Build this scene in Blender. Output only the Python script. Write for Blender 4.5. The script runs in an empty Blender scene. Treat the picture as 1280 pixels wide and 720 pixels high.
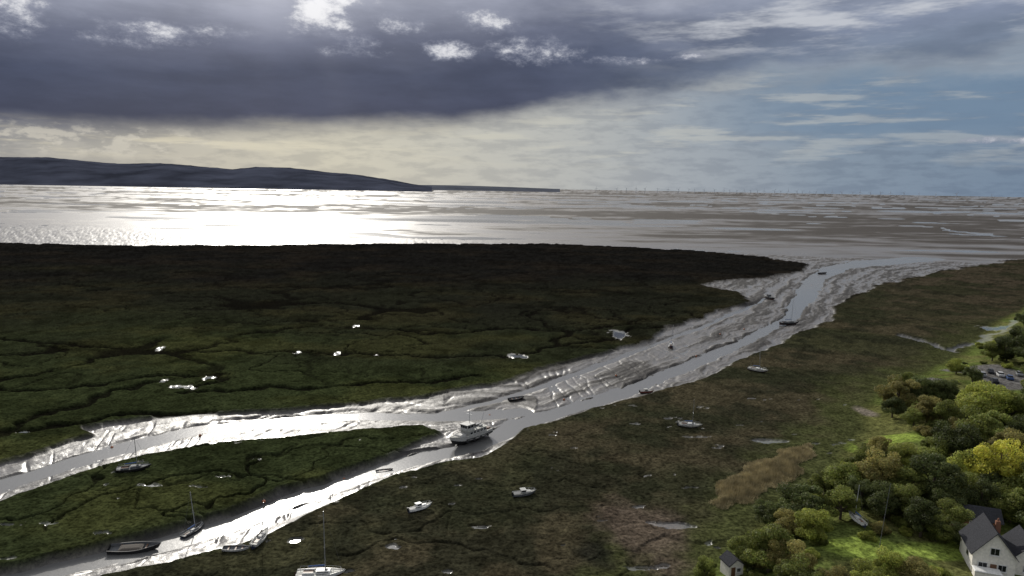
import bpy, bmesh, math, random
import numpy as np
from mathutils import Vector, Matrix
random.seed(4); rng=np.random.default_rng(7)
sc=bpy.context.scene
sc.view_settings.view_transform='Standard'; sc.view_settings.look='None'; sc.view_settings.exposure=0
COL=sc.collection
# ---------------------------------------------------------------- camera
H=60.0; F=870.0
p=math.radians(8.18); r=math.radians(0.98)
fw=Vector((0,math.cos(p),-math.sin(p))); r0=Vector((1,0,0)); u0=Vector((0,math.sin(p),math.cos(p)))
ri=math.cos(r)*r0+math.sin(r)*u0; up=-math.sin(r)*r0+math.cos(r)*u0
cd=bpy.data.cameras.new("camera"); cam=bpy.data.objects.new("camera",cd); COL.objects.link(cam)
cam.matrix_world=Matrix(((ri.x,up.x,-fw.x,0),(ri.y,up.y,-fw.y,0),(ri.z,up.z,-fw.z,H),(0,0,0,1)))
cd.sensor_width=36; cd.lens=F/1280*36; cd.clip_start=1; cd.clip_end=200000
sc.camera=cam
def ray(x,y):
    return fw+ri*((x-640)/F)-up*((y-360)/F)
def P(x,y,z=0.0):
    d=ray(x,y); t=(z-H)/d.z
    return Vector((d.x*t,d.y*t,z))
def azel(x,y):
    d=ray(x,y).normalized()
    return math.degrees(math.atan2(d.x,d.y)),math.degrees(math.asin(d.z))
def depth(x,y,z=0): return (z-H)/ray(x,y).z
# ---------------------------------------------------------------- material helpers
def mat(name,col,rough=.6,metal=0,spec=.5,var=.15,vscale=3.0,bump=0.0,bscale=20):
    m=bpy.data.materials.new(name); m.use_nodes=True; nt=m.node_tree; b=nt.nodes["Principled BSDF"]
    b.inputs["Roughness"].default_value=rough; b.inputs["Metallic"].default_value=metal
    b.inputs["Specular IOR Level"].default_value=spec
    tc=nt.nodes.new("ShaderNodeTexCoord"); n=nt.nodes.new("ShaderNodeTexNoise"); n.inputs["Scale"].default_value=vscale; n.inputs["Detail"].default_value=4
    nt.links.new(tc.outputs["Object"],n.inputs["Vector"])
    mr=nt.nodes.new("ShaderNodeMapRange"); mr.inputs["From Min"].default_value=.3; mr.inputs["From Max"].default_value=.7
    mr.inputs["To Min"].default_value=1-var; mr.inputs["To Max"].default_value=1+var
    nt.links.new(n.outputs["Fac"],mr.inputs["Value"])
    mx=nt.nodes.new("ShaderNodeMix"); mx.data_type='RGBA'; mx.blend_type='MULTIPLY'; mx.inputs["Factor"].default_value=1
    mx.inputs["A"].default_value=(*col,1); nt.links.new(mr.outputs["Result"],mx.inputs["B"]); nt.links.new(mx.outputs["Result"],b.inputs["Base Color"])
    if bump>0:
        n2=nt.nodes.new("ShaderNodeTexNoise"); n2.inputs["Scale"].default_value=bscale; n2.inputs["Detail"].default_value=4
        nt.links.new(tc.outputs["Object"],n2.inputs["Vector"])
        bp=nt.nodes.new("ShaderNodeBump"); bp.inputs["Strength"].default_value=bump; bp.inputs["Distance"].default_value=.1
        nt.links.new(n2.outputs["Fac"],bp.inputs["Height"]); nt.links.new(bp.outputs["Normal"],b.inputs["Normal"])
    return m
# ---------------------------------------------------------------- numpy noise
TAB=rng.random(8192).astype(np.float32)
def vn(x,y,seed=0):
    xi=np.floor(x).astype(np.int64); yi=np.floor(y).astype(np.int64)
    fx=(x-xi).astype(np.float32); fy=(y-yi).astype(np.float32)
    fx=fx*fx*(3-2*fx); fy=fy*fy*(3-2*fy)
    def h(a,b):
        k=(a*73856093)^(b*19349663)^(seed*83492791+1013); k=(k^(k>>13))*1274126177; return TAB[(k^(k>>16))&8191]
    a=h(xi,yi);b=h(xi+1,yi);c=h(xi,yi+1);d=h(xi+1,yi+1)
    return (a+(b-a)*fx)*(1-fy)+(c+(d-c)*fx)*fy
def fbm(x,y,o=4,seed=0,g=.5):
    s=0;a=1;t=0
    for i in range(o):
        s=s+a*vn(x*2**i+17.3*i,y*2**i-9.1*i,seed+i); t+=a; a*=g
    return s/t
def ss(a,b,x):
    t=np.clip((x-a)/(b-a),0,1); return t*t*(3-2*t)
# ---------------------------------------------------------------- ground grid
sF=np.linspace(-.84,.84,1080); sL=-np.geomspace(.85,5,36)[::-1]; S=np.concatenate([sL,sF,-sL[::-1]]).astype(np.float64)
NR=860
iy=np.linspace(1/68.0,1/70000.0,NR)
Yr=1/iy
X=(S[None,:]*Yr[:,None]).ravel(); Y=np.repeat(Yr,len(S))
def poly(pts,z=0): return [(P(a,b,z).x,P(a,b,z).y) for a,b in pts]
def sdf(poly_,X,Y):
    d=np.full(X.shape,1e12); ins=np.zeros(X.shape,bool); n=len(poly_)
    for i in range(n):
        ax,ay=poly_[i]; bx,by=poly_[(i+1)%n]; ex,ey=bx-ax,by-ay
        wx=X-ax; wy=Y-ay; t=np.clip((wx*ex+wy*ey)/(ex*ex+ey*ey+1e-9),0,1)
        d=np.minimum(d,(wx-ex*t)**2+(wy-ey*t)**2)
        if ay!=by:
            c=((ay>Y)!=(by>Y))&(X<(bx-ax)*(Y-ay)/(by-ay)+ax); ins^=c
    d=np.sqrt(d); return np.where(ins,d,-d)
def line(pl,X,Y):
    d=np.full(X.shape,1e12); s=np.zeros(X.shape); sg=np.ones(X.shape); L=0
    for i in range(len(pl)-1):
        ax,ay=pl[i]; bx,by=pl[i+1]; ex,ey=bx-ax,by-ay; l=math.hypot(ex,ey)
        wx=X-ax; wy=Y-ay; t=np.clip((wx*ex+wy*ey)/(l*l),0,1)
        q=(wx-ex*t)**2+(wy-ey*t)**2; m=q<d
        d=np.where(m,q,d); s=np.where(m,L+t*l,s); sg=np.where(m,np.sign(wx*ey-wy*ex),sg); L+=l
    return np.sqrt(d),s,sg
A_=poly([(-900,297),(-300,300),(0,303),(150,306),(330,306),(470,304),(700,304),(860,312),(960,321),(1008,329),(1004,338),(960,346),(900,350),(875,355),(925,366),(930,378),(870,395),(830,407),(815,425),(760,440),(690,455),(640,470),(600,478),(520,494),(440,503),(330,512),(240,515),(150,524),(100,532),(112,542),(60,560),(0,578),(-200,640),(-900,720)])
B_=poly([(-300,710),(0,624),(60,606),(100,590),(180,565),(250,553),(350,545),(450,536),(530,532),(549,539),(530,550),(480,569),(400,597),(340,612),(280,635),(200,660),(120,680),(60,692),(0,703),(-300,800)])
R_=poly([(2200,322),(1400,312),(1280,323),(1180,338),(1100,355),(1050,380),(1035,400),(1000,415),(950,440),(900,460),(860,478),(800,493),(740,508),(690,525),(655,532),(628,555),(600,570),(540,582),(500,592),(450,612),(380,642),(330,667),(270,687),(200,702),(120,718),(0,745),(0,1100),(2200,1100)])
LAND=poly([(2200,372),(1290,380),(1240,405),(1215,432),(1180,455),(1150,468),(1105,485),(1080,512),(1085,535),(1060,560),(1030,600),(985,625),(960,650),(940,665),(905,690),(870,712),(850,740),(900,1100),(2200,1100)],1)
wx=(fbm(X/22,Y/22,5,3,.6)-.5)*9*np.clip(Y/250,.6,4); wy=(fbm(X/22,Y/22,5,11,.6)-.5)*9*np.clip(Y/250,.6,4)
xw=X+wx; yw=Y+wy
dA=sdf(A_,xw,yw); dm=np.maximum(np.maximum(dA,sdf(B_,xw,yw)),sdf(R_,xw,yw))
dl=sdf(LAND,X+wx*.4,Y+wy*.4)
dR=sdf(R_,X,Y)
C1=poly([(1600,280),(1400,296),(1280,311),(1180,321),(1100,328),(1050,334),(1020,348),(1003,375),(985,400),(930,427),(860,457),(800,483),(720,509),(650,529),(590,560),(540,570),(470,588),(400,612),(330,640),(250,668),(160,692),(60,712),(-60,734),(-400,800)],-1.5)
C2=poly([(650,515),(560,522),(450,520),(350,527),(250,537),(170,555),(100,575),(40,597),(-40,620),(-400,700)],-1.5)
C3=poly([(960,372),(900,398),(800,438),(700,474),(620,500),(560,514)],-1.3)
d1,s1,g1=line(C1,X+wx*.35,Y+wy*.35); d2,s2,g2=line(C2,X+wx*.35,Y+wy*.35); d3,s3,g3=line(C3,X+wx*.5,Y+wy*.5)
use1=d1<d2
sa=np.where(use1,s1,s2); da=np.where(use1,d1*g1,d2*g2)
mwx=(fbm(X/12,Y/12,3,23)-.5)*7
R1=fbm((sa)/38,(da+mwx)/3.4,3,21,.6); R2=fbm(sa/11,(da+mwx)/1.1,3,25,.65)
rid=R1-.5; rid2=R2-.5
gul=np.abs(fbm((sa+da*.7)/6,da/30,3,31)-.5)
bank=-dm
amp=.92-.42*ss(-15,-60,X)*ss(320,220,Y)
mud=-.98-.26*ss(0,14,bank)+(1.15*rid+.50*rid2)*amp-.3*(1-ss(.0,.05,gul))*ss(1,5,bank)
mud+=(fbm(X/1.3,Y/1.3,2,41)-.5)*.16
w1=3.2+ss(300,500,Y)*3+ss(500,700,Y)*12
w2=3.2
tro=np.maximum(1-ss(w1*.6,w1*1.6,d1+rid2*3),1-ss(w2*.5,w2*1.8,d2+rid2*3))
tro=np.maximum(tro,(1-ss(.8,3,d3))*.7)
mud=mud*(1-tro)+(-1.95)*tro
far=ss(640,860,Y+(X*.25))
sn=fbm(X/520,Y/330,6,51,.62); sn2=fbm(X/150+sn*3,Y/60,4,57,.6); sn3=fbm(X/1700+sn,Y/600,5,63,.62)
fs=fbm(X/60,Y/22,3,59,.6)
chn=np.abs(fbm(X/700+sn*.8,Y/330,3,67,.55)-.5)
sand=-1.60+1.0*(sn-.43)+.55*(sn2-.5)+1.0*(sn3-.45)+.10*ss(2200,6000,Y)
sand+=.45*(1-ss(850,1500,Y+X*.2))*(sn2-.35)
sand-=.9*(1-ss(.006,.03,chn))*(1-ss(4000,9000,Y))
zz=mud*(1-far)+sand*far
tus=(fbm(X/1.1,Y/1.1,3,61,.6)-.5)*.42+(fbm(X/14,Y/14,3,65)-.5)*.4
plat=tus.copy()
qx=X+(fbm(X/9,Y/9,3,71,.6)-.5)*11; qy=Y+(fbm(X/9,Y/9,3,75,.6)-.5)*11
c_a=np.abs(fbm(qx/75,qy/48,2,81)-.5); c_b=np.abs(fbm(qx/34,qy/26,2,91)-.5); c_c=np.abs(fbm(qx/16,qy/13,2,85)-.5)
dens0=fbm(X/70,Y/60,2,97)
cw=.0034*(1+Y/480)*(.35+1.3*dens0)
dens=ss(.46,.6,fbm(X/110,Y/90,2,95)); dens2=ss(.45,.62,fbm(X/60,Y/60,2,99)); densa=ss(.38,.52,dens0)
inR=ss(-2,2,dR)
cre=np.maximum((1-ss(cw,cw*2.6,c_a))*densa,(1-ss(cw*1.3,cw*3.2,c_b))*dens*.9)*(1-.65*inR)*(1-.4*ss(300,500,Y))
cre=np.maximum(cre,(1-ss(cw*1.8,cw*4.4,c_c))*dens2*.55*(1-.5*inR)*(1-.5*ss(300,500,Y)))
creeks=[([(-200,418),(0,425),(100,432),(200,437),(280,440),(370,441),(450,443),(530,447),(600,447),(650,443),(700,432),(770,425),(800,410),(825,408)],1.1,1),
([(-100,486),(60,489),(150,478),(200,470),(265,468),(282,474),(235,487),(215,491),(330,486),(400,487),(470,480),(540,478),(600,470)],1.0,1),
([(-200,548),(0,540),(60,532),(150,522),(260,517)],1.3,1),
([(300,420),(380,408),(450,410),(560,418),(640,410),(700,415),(800,404)],1.0,1),
([(440,600),(380,600),(300,590),(220,600),(120,625),(60,660)],.4,.6),
([(640,560),(700,575),(760,600),(800,640)],.3,.3),
([(1280,397),(1250,420),(1215,430),(1190,440),(1130,420)],1.0,1),
([(420,690),(500,675),(560,690),(640,690),(700,705)],.3,.35)]
cs=np.zeros(X.shape); creekwet=np.zeros(X.shape)
for ci,(pl,w,st) in enumerate(creeks):
    d,_,_=line(poly(pl,-.3),X+(qx-X)*.9+wx*.3,Y+(qy-Y)*.9+wy*.3); w=w*(1+Y/600); v_=(1-ss(w*.5,w*1.4,d))*st; cs=np.maximum(cs,v_)
    if ci==6: creekwet=v_*.6
cre=np.maximum(cre,cs)
onland=ss(-3,2,dl)
cre*=(1-onland)
plat-=cre*.75
pools=[(200,436,5,1.4),(372,441,5,1.6),(421,442,4,1.6),(773,418,12,5),(648,445,14,3),(228,484,18,2.4),(262,472,7,3),(205,476,7,2.4),(370,675,12,4),(843,658,30,6),(350,643,7,3),(418,628,6,2),(60,655,14,1.6),(280,597,9,1.5),(322,573,7,1.4),(10,657,8,1.6),(800,712,26,2.5),(300,685,10,3),(1245,412,18,4),(960,552,30,3),(560,716,7,3),(445,408,4,1),(505,610,5,1.5),(600,600,5,1.3),(690,545,6,1.3),(30,540,10,2),(470,444,3,1),(560,449,4,1)]
pool=np.zeros(X.shape)
pw=(fbm(X/2.5,Y/2.5,3,101)-.5)
for a,b,ra,rb in pools:
    c=P(a,b,-.3); e=P(a+ra,b,-.3); f=P(a,b-rb,-.3); rx=abs(e.x-c.x); ry=abs(f.y-c.y)
    q=np.sqrt(((X-c.x)/rx)**2+((Y-c.y)/ry)**2); pool=np.maximum(pool,1-ss(.75,.95,q+pw*1.3))
pn=ss(.80,.81,fbm(X/5,Y/3.,3,111))*(1-onland)*ss(1,3,dm)*(Y<200)*(dA<0)
pool=np.maximum(pool,pn)
plat=plat*(1-pool)+(-.35)*pool
lz=ss(0,14,dl)*2.6+.25*(fbm(X/8,Y/8,3,121)-.5)+(fbm(X/1.0,Y/1.0,2,125)-.5)*.15
plat=plat*(1-onland)+(lz+tus*.3*(1-ss(0,6,dl)))*onland
edge=ss(-.9*(1+Y/400),.6,dm)
Z=zz*(1-edge)+plat*edge
Z=Z.astype(np.float32)
def gz(x,y):
    s=x/y; j=int(np.argmin(np.abs(S-s))); i=int(np.argmin(np.abs(iy-1/y))); return float(Z[i*len(S)+j])
def PG(x,y):
    z=0
    for _ in range(4):
        q=P(x,y,z); z=gz(q.x,q.y)
    return Vector((q.x,q.y,z))
# colours
def C(*a): return np.array(a,dtype=np.float32)[None,:]
def lerp(a,b,t): return a*(1-t[:,None])+b*t[:,None]
n1=fbm(X/60,Y/40,4,201); n2=fbm(X/9,Y/9,4,205); n3=fbm(X/2,Y/2,3,209); n4=fbm(X/35,Y/25,4,213,.6)
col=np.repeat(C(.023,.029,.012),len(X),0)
col=lerp(col,C(.0135,.0145,.0090),ss(180,330,Y+(n1-.5)*120))  # cloud shadow over the middle marsh, put into its colour
col=lerp(col,C(.0080,.0077,.0070),ss(300,520,Y+(n1-.5)*160))  # far marsh darkened further in its colour, standing for cloud shadow
col=lerp(col,col*C(1.6,1.4,1.2),ss(.45,.7,n4)*.8)
col=lerp(col,col*.55,ss(.5,.7,n2)*.7)
rc=np.repeat(C(.033,.033,.0175),len(X),0)
rc=lerp(rc,C(.043,.037,.0225),ss(.42,.62,n1)); rc=lerp(rc,C(.042,.034,.024),ss(300,480,Y)*.8)
rc=lerp(rc,C(.015,.016,.010),ss(.46,.66,n2)*.75)
rc=lerp(rc,C(.020,.022,.012),ss(.5,.66,n4)*.7)
rc=lerp(rc,C(.050,.056,.021),ss(-20,-3,dl+(n2-.5)*22)*ss(400,200,Y)*.8)
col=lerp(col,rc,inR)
bp_=P(790,660,0); q=np.hypot((X-bp_.x)/9,(Y-bp_.y)/16)+ (n2-.5)*1.6
col=lerp(col,C(.075,.058,.045),(1-ss(.4,1.1,q))*.8)
bp_=P(750,690,0); q=np.hypot((X-bp_.x)/4,(Y-bp_.y)/8)+ (n2-.5)*2.4
col=lerp(col,C(.009,.010,.008),(1-ss(.3,1.2,q))*.8)
col*= (0.45+1.1*n3)[:,None]
lc=np.repeat(C(.078,.098,.027),len(X),0); lc=lerp(lc,C(.10,.092,.038),ss(.45,.65,n2)*.6)
for a,b,ra,rb in [(1080,690,45,14),(1180,694,50,13),(1115,545,30,9),(1205,690,30,20),(1060,548,14,9),(1240,540,30,10)]:
    c=P(a,b,2); e=P(a+ra,b,2); f=P(a,b-rb,2); q=np.sqrt(((X-c.x)/abs(e.x-c.x))**2+((Y-c.y)/abs(f.y-c.y))**2)+(n2-.5)*.8
    lc=lerp(lc,C(.165,.215,.045),1-ss(.8,1.15,q))
lc*=(0.6+.8*n3)[:,None]
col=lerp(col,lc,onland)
sp=P(1082,510,1); q=np.hypot((X-sp.x)/3.5,(Y-sp.y)/8)+(n2-.5); sandspot=1-ss(.5,1,q); col=lerp(col,C(.15,.13,.105),sandspot)
for a,b,ra,rb in [(1252,472,36,15),(1150,470,24,4)]:
    c=P(a,b,2); e=P(a+ra,b,2); f=P(a,b-rb,2); q=np.maximum(np.abs(X-c.x)/abs(e.x-c.x),np.abs(Y-c.y)/abs(f.y-c.y))+(n2-.5)*.2
    col=lerp(col,C(.11,.105,.10),1-ss(.9,1.05,q))
rg=ss(.38,.60,R1*.6+.4*R2)
mudc=lerp(np.repeat(C(.070,.062,.056),len(X),0),C(.012,.010,.009),rg)*(.6+.8*n2)[:,None]
fst=ss(.42,.58,sn2*.35+fs*.2+sn3*.45)
sandc=lerp(np.repeat(C(.060,.051,.045),len(X),0),C(.026,.020,.015),fst)
mc=lerp(mudc,sandc,far)
wetm=np.clip(1-edge,0,1)
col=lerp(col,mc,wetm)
crm=cre*edge*(1-pool); col=lerp(col,C(.004,.0035,.003),crm*.85)
rgr=rg*(.45+.55*ss(-60,20,X))
wet=np.maximum(wetm*(.72-.50*rgr),pool*edge)
wet=np.where(far>.5,wetm*(.64-.50*fst),wet)
wet=np.maximum(wet,creekwet*edge)
def grid_mesh(name,V,nr,nc):
    me=bpy.data.meshes.new(name); i=np.arange(nr-1)[:,None]*nc+np.arange(nc-1)[None,:]
    q=np.stack([i,i+1,i+1+nc,i+nc],-1).reshape(-1,4).astype(np.int32)
    me.vertices.add(len(V)); me.vertices.foreach_set("co",V.astype(np.float32).ravel())
    me.loops.add(q.size); me.loops.foreach_set("vertex_index",q.ravel())
    me.polygons.add(len(q)); me.polygons.foreach_set("loop_start",np.arange(0,q.size,4,dtype=np.int32))
    me.polygons.foreach_set("use_smooth",np.ones(len(q),bool))
    me.update(calc_edges=True); return me
me=grid_mesh("ground",np.stack([X,Y,Z],1),NR,len(S))
ca=me.attributes.new("veg_cloudshade","FLOAT_COLOR","POINT"); ca.data.foreach_set("color",np.concatenate([col,np.ones((len(X),1))],1).astype(np.float32).ravel())  # ground colours, with the marsh's cloud shadow painted in
wa=me.attributes.new("wet","FLOAT","POINT"); wa.data.foreach_set("value",wet.astype(np.float32))
ground=bpy.data.objects.new("ground",me); COL.objects.link(ground)
gm=bpy.data.materials.new("marsh_and_mud"); gm.use_nodes=True; nt=gm.node_tree; N=nt.nodes; Lk=nt.links; b=N["Principled BSDF"]
av=N.new("ShaderNodeAttribute"); av.attribute_name="veg_cloudshade"; aw=N.new("ShaderNodeAttribute"); aw.attribute_name="wet"
tc=N.new("ShaderNodeTexCoord")
na=N.new("ShaderNodeTexNoise"); na.inputs["Scale"].default_value=1.3; na.inputs["Detail"].default_value=4; na.inputs["Roughness"].default_value=.7; Lk.new(tc.outputs["Object"],na.inputs["Vector"])
mr=N.new("ShaderNodeMapRange"); mr.inputs["From Min"].default_value=.35; mr.inputs["From Max"].default_value=.65; mr.inputs["To Min"].default_value=.4; mr.inputs["To Max"].default_value=1.6; Lk.new(na.outputs["Fac"],mr.inputs["Value"])
mx=N.new("ShaderNodeMix"); mx.data_type='RGBA'; mx.blend_type='MULTIPLY'; mx.inputs["Factor"].default_value=1; Lk.new(av.outputs["Color"],mx.inputs["A"]); Lk.new(mr.outputs["Result"],mx.inputs["B"]); Lk.new(mx.outputs["Result"],b.inputs["Base Color"])
rr=N.new("ShaderNodeValToRGB"); e=rr.color_ramp.elements; e[0].position=0; e[0].color=(.95,)*3+(1,); e[1].position=1; e[1].color=(.10,)*3+(1,)
x_=rr.color_ramp.elements.new(.35); x_.color=(.62,)*3+(1,); x_=rr.color_ramp.elements.new(.65); x_.color=(.40,)*3+(1,)
Lk.new(aw.outputs["Fac"],rr.inputs["Fac"]); Lk.new(rr.outputs["Color"],b.inputs["Roughness"])
sm=N.new("ShaderNodeMapRange"); sm.inputs["To Min"].default_value=.0; sm.inputs["To Max"].default_value=.7; sm.inputs["From Max"].default_value=.65; Lk.new(aw.outputs["Fac"],sm.inputs["Value"]); Lk.new(sm.outputs["Result"],b.inputs["Specular IOR Level"])
bs=N.new("ShaderNodeMapRange"); bs.inputs["To Min"].default_value=.75; bs.inputs["To Max"].default_value=.0; bs.inputs["From Max"].default_value=1.0; Lk.new(aw.outputs["Fac"],bs.inputs["Value"])
bm_=N.new("ShaderNodeBump"); bm_.inputs["Distance"].default_value=.3; Lk.new(bs.outputs["Result"],bm_.inputs["Strength"]); Lk.new(na.outputs["Fac"],bm_.inputs["Height"]); Lk.new(bm_.outputs["Normal"],b.inputs["Normal"])
me.materials.append(gm)
# water
wm=bpy.data.materials.new("estuary_water"); wm.use_nodes=True; nt=wm.node_tree; N=nt.nodes; Lk=nt.links; b=N["Principled BSDF"]
b.inputs["Base Color"].default_value=(.11,.11,.108,1); b.inputs["IOR"].default_value=1.42
tc=N.new("ShaderNodeTexCoord"); sx=N.new("ShaderNodeSeparateXYZ"); Lk.new(tc.outputs["Object"],sx.inputs[0])
m1=N.new("ShaderNodeMapRange"); m1.inputs["From Min"].default_value=400; m1.inputs["From Max"].default_value=1100; m1.inputs["To Min"].default_value=.25; m1.inputs["To Max"].default_value=.29; Lk.new(sx.outputs["Y"],m1.inputs["Value"])
mp=N.new("ShaderNodeMapping"); mp.inputs["Scale"].default_value=(.0015,.006,1); Lk.new(tc.outputs["Object"],mp.inputs["Vector"])
nz=N.new("ShaderNodeTexNoise"); nz.inputs["Scale"].default_value=1; nz.inputs["Detail"].default_value=5; nz.inputs["Roughness"].default_value=.6; Lk.new(mp.outputs[0],nz.inputs["Vector"])
m2=N.new("ShaderNodeMath"); m2.operation='MULTIPLY_ADD'; m2.inputs[1].default_value=.5; Lk.new(nz.outputs["Fac"],m2.inputs[0]); Lk.new(m1.outputs[0],m2.inputs[2])
m3=N.new("ShaderNodeMath"); m3.operation='SUBTRACT'; m3.inputs[1].default_value=.25; Lk.new(m2.outputs[0],m3.inputs[0]); Lk.new(m3.outputs[0],b.inputs["Roughness"])
wv=N.new("ShaderNodeTexNoise"); wv.inputs["Scale"].default_value=1.5; wv.inputs["Detail"].default_value=2; Lk.new(tc.outputs["Object"],wv.inputs["Vector"])
wb=N.new("ShaderNodeBump"); wb.inputs["Strength"].default_value=.16; wb.inputs["Distance"].default_value=.1; Lk.new(wv.outputs["Fac"],wb.inputs["Height"]); Lk.new(wb.outputs[0],b.inputs["Normal"])
yy=np.geomspace(55,90000,40); ssx=np.linspace(-5,5,21); WX=(ssx[None,:]*yy[:,None]).ravel(); WY=np.repeat(yy,21)
wme=grid_mesh("estuary_water",np.stack([WX,WY,np.full(WX.shape,-1.62)],1),40,21); wo=bpy.data.objects.new("estuary_water",wme); COL.objects.link(wo); wme.materials.append(wm)
# ---------------------------------------------------------------- hills
def strip(name,prof,D0,D1,m,rough):
    n=260; xs=np.linspace(prof[0][0],prof[-1][0],n); ys=np.interp(xs,[q[0] for q in prof],[q[1] for q in prof])
    rows=14; V=[]
    for k in range(rows):
        t=k/(rows-1); D=D0+(D1-D0)*t
        for i in range(n):
            d=ray(xs[i],ys[i]); sxr=d.x/d.y; zt=H+d.z/d.y*D1
            hh=-2+(zt+2)*(math.sin(t*math.pi/2)**1.3)
            rdg=(float(fbm(np.array([sxr*40+t*.8]),np.array([t*3.]),4,300)[0])-.5)*rough*math.sin(t*math.pi)
            rd2=(float(fbm(np.array([sxr*160.]),np.array([t*5.]),3,310)[0])-.5)*rough*.22
            V.append((sxr*D,D,hh+rdg+rd2))
    mh=grid_mesh(name,np.array(V),rows,n); o=bpy.data.objects.new(name,mh); COL.objects.link(o); mh.materials.append(m); return o
hm=mat("hazy_hill_slopes",(.042,.047,.066),.95,spec=0,var=.4,vscale=.0022)  # blue tint is distance haze put into the base colour
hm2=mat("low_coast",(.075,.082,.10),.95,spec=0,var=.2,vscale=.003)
strip("hills",[(-700,192),(-300,188),(-100,193),(0,196.5),(60,197),(100,201),(150,205),(200,204),(240,207),(290,212),(320,209),(360,209.5),(400,214),(450,219),(490,225),(515,230),(540,233.5)],8200,11500,hm,60)
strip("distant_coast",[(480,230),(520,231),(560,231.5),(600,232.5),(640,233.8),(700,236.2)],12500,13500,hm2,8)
# ---------------------------------------------------------------- object helpers
def root(name,loc,rz=0,rx=0,ry=0,sc_=1):
    e=bpy.data.objects.new(name,None); e.empty_display_size=.5; COL.objects.link(e); e.location=loc; e.rotation_euler=(rx,ry,rz); e.scale=(sc_,)*3; return e
def link(name,me,par,m=None):
    o=bpy.data.objects.new(name,me); COL.objects.link(o); o.parent=par
    if m: me.materials.append(m)
    return o
def box(name,sz,loc,par,m,bev=.03,taper=(1,1),shift=0):
    bm=bmesh.new(); bmesh.ops.create_cube(bm,size=1)
    for v in bm.verts:
        t=v.co.z>0; v.co.x*=sz[0]*(taper[0] if t else 1); v.co.y*=sz[1]*(taper[1] if t else 1); v.co.z*=sz[2]
        if t: v.co.x+=shift
    if bev: bmesh.ops.bevel(bm,geom=bm.edges[:],offset=bev,segments=2,affect='EDGES')
    me=bpy.data.meshes.new(name); bm.to_mesh(me); bm.free(); o=link(name,me,par,m); o.location=loc; return o
def cyl(name,a,b_,r1,r2,par,m,seg=8):
    a=Vector(a);b_=Vector(b_); d=b_-a; bm=bmesh.new(); bmesh.ops.create_cone(bm,cap_ends=True,segments=seg,radius1=r1,radius2=r2,depth=d.length)
    bmesh.ops.transform(bm,matrix=Matrix.Translation((a+b_)/2)@d.to_track_quat('Z','Y').to_matrix().to_4x4(),verts=bm.verts)
    me=bpy.data.meshes.new(name); bm.to_mesh(me); bm.free(); return link(name,me,par,m)
def hull(L,B,D,par,mh,mbot,mdeck,stern=.8,sheer=.25,open_=False,full=.55):
    n=18; V=[];Fc=[];Mi=[]
    for i in range(n):
        t=i/(n-1); x=-L/2+L*t
        hb=B/2*(stern+(1-stern)*math.sin(min(t/.45,1)*math.pi/2)) if t<.45 else B/2*max(0.015,(1-((t-.45)/.55)**2.3))
        kz=0 + D*.55*max(0,(t-.75)/.25)**1.8+D*.12*max(0,(.2-t)/.2)
        gzz=D*(1+sheer*(2*t-.9)**2*(1 if t>.45 else .4))
        pts=[(0,kz),(full*hb*.75,kz+(gzz-kz)*.12),(hb*.88,kz+(gzz-kz)*.42),(hb*.97,kz+(gzz-kz)*.52),(hb,gzz-.06),(hb*1.03,gzz-.05),(hb*1.03,gzz+.03),(hb*.93,gzz+.03),(hb*.9,gzz-(.45*D if open_ else .08)),(0,gzz-(.5*D if open_ else .03))]
        rake=.12*L*max(0,(t-.8)/.2)
        for (yv,zv) in pts: V.append((x+rake*(zv/gzz-.5),yv,zv))
        for (yv,zv) in pts: V.append((x+rake*(zv/gzz-.5),-yv,zv))
    K=10
    mi=[1,1,1,0,0,0,0,2,2]
    for i in range(n-1):
        for s in (0,1):
            for k in range(K-1):
                a=i*2*K+s*K+k; c=a+2*K; f=(a,c,c+1,a+1) if s==0 else (a,a+1,c+1,c); Fc.append(f); Mi.append(mi[k])
    for k in range(K-1):
        for e_ in (0,n-1):
            a=e_*2*K+k; Fc.append((a,a+1,a+1+K,a+K)); Mi.append(mi[k] if k<7 else 0)
    me=bpy.data.meshes.new("hull"); me.from_pydata(V,[],Fc); o=link("hull",me,par)
    for m in (mh,mbot,mdeck): me.materials.append(m)
    me.polygons.foreach_set("material_index",Mi); me.validate()
    bm=bmesh.new(); bm.from_mesh(me); bmesh.ops.recalc_face_normals(bm,faces=bm.faces); bm.to_mesh(me); bm.free(); return o
white=mat("white_gelcoat",(.62,.62,.60),.35,var=.12); offw=mat("weathered_white",(.36,.36,.34),.6,var=.3)
navy=mat("navy_hull",(.015,.02,.045),.3); black=mat("black_hull",(.015,.015,.016),.45,var=.4); antif=mat("antifoul",(.06,.02,.018),.8,var=.3); antib=mat("antifoul_blue",(.02,.03,.06),.8,var=.3)
deck=mat("deck_paint",(.30,.30,.27),.6,var=.2); wood=mat("varnished_wood",(.12,.06,.03),.5,var=.3,vscale=6); glass=mat("dark_glass",(.01,.012,.015),.08,var=.05)
alu=mat("alloy_spar",(.40,.41,.42),.4,metal=.5); wire=mat("rigging_wire",(.12,.12,.12),.4,metal=.5); blue=mat("blue_canvas",(.03,.08,.22),.8); red=mat("red_paint",(.13,.03,.022),.7); grey=mat("grey_paint",(.10,.105,.11),.6); rubber=mat("rubber",(.02,.02,.02),.8)
tan=mat("tan_cover",(.07,.06,.05),.9)
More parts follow.
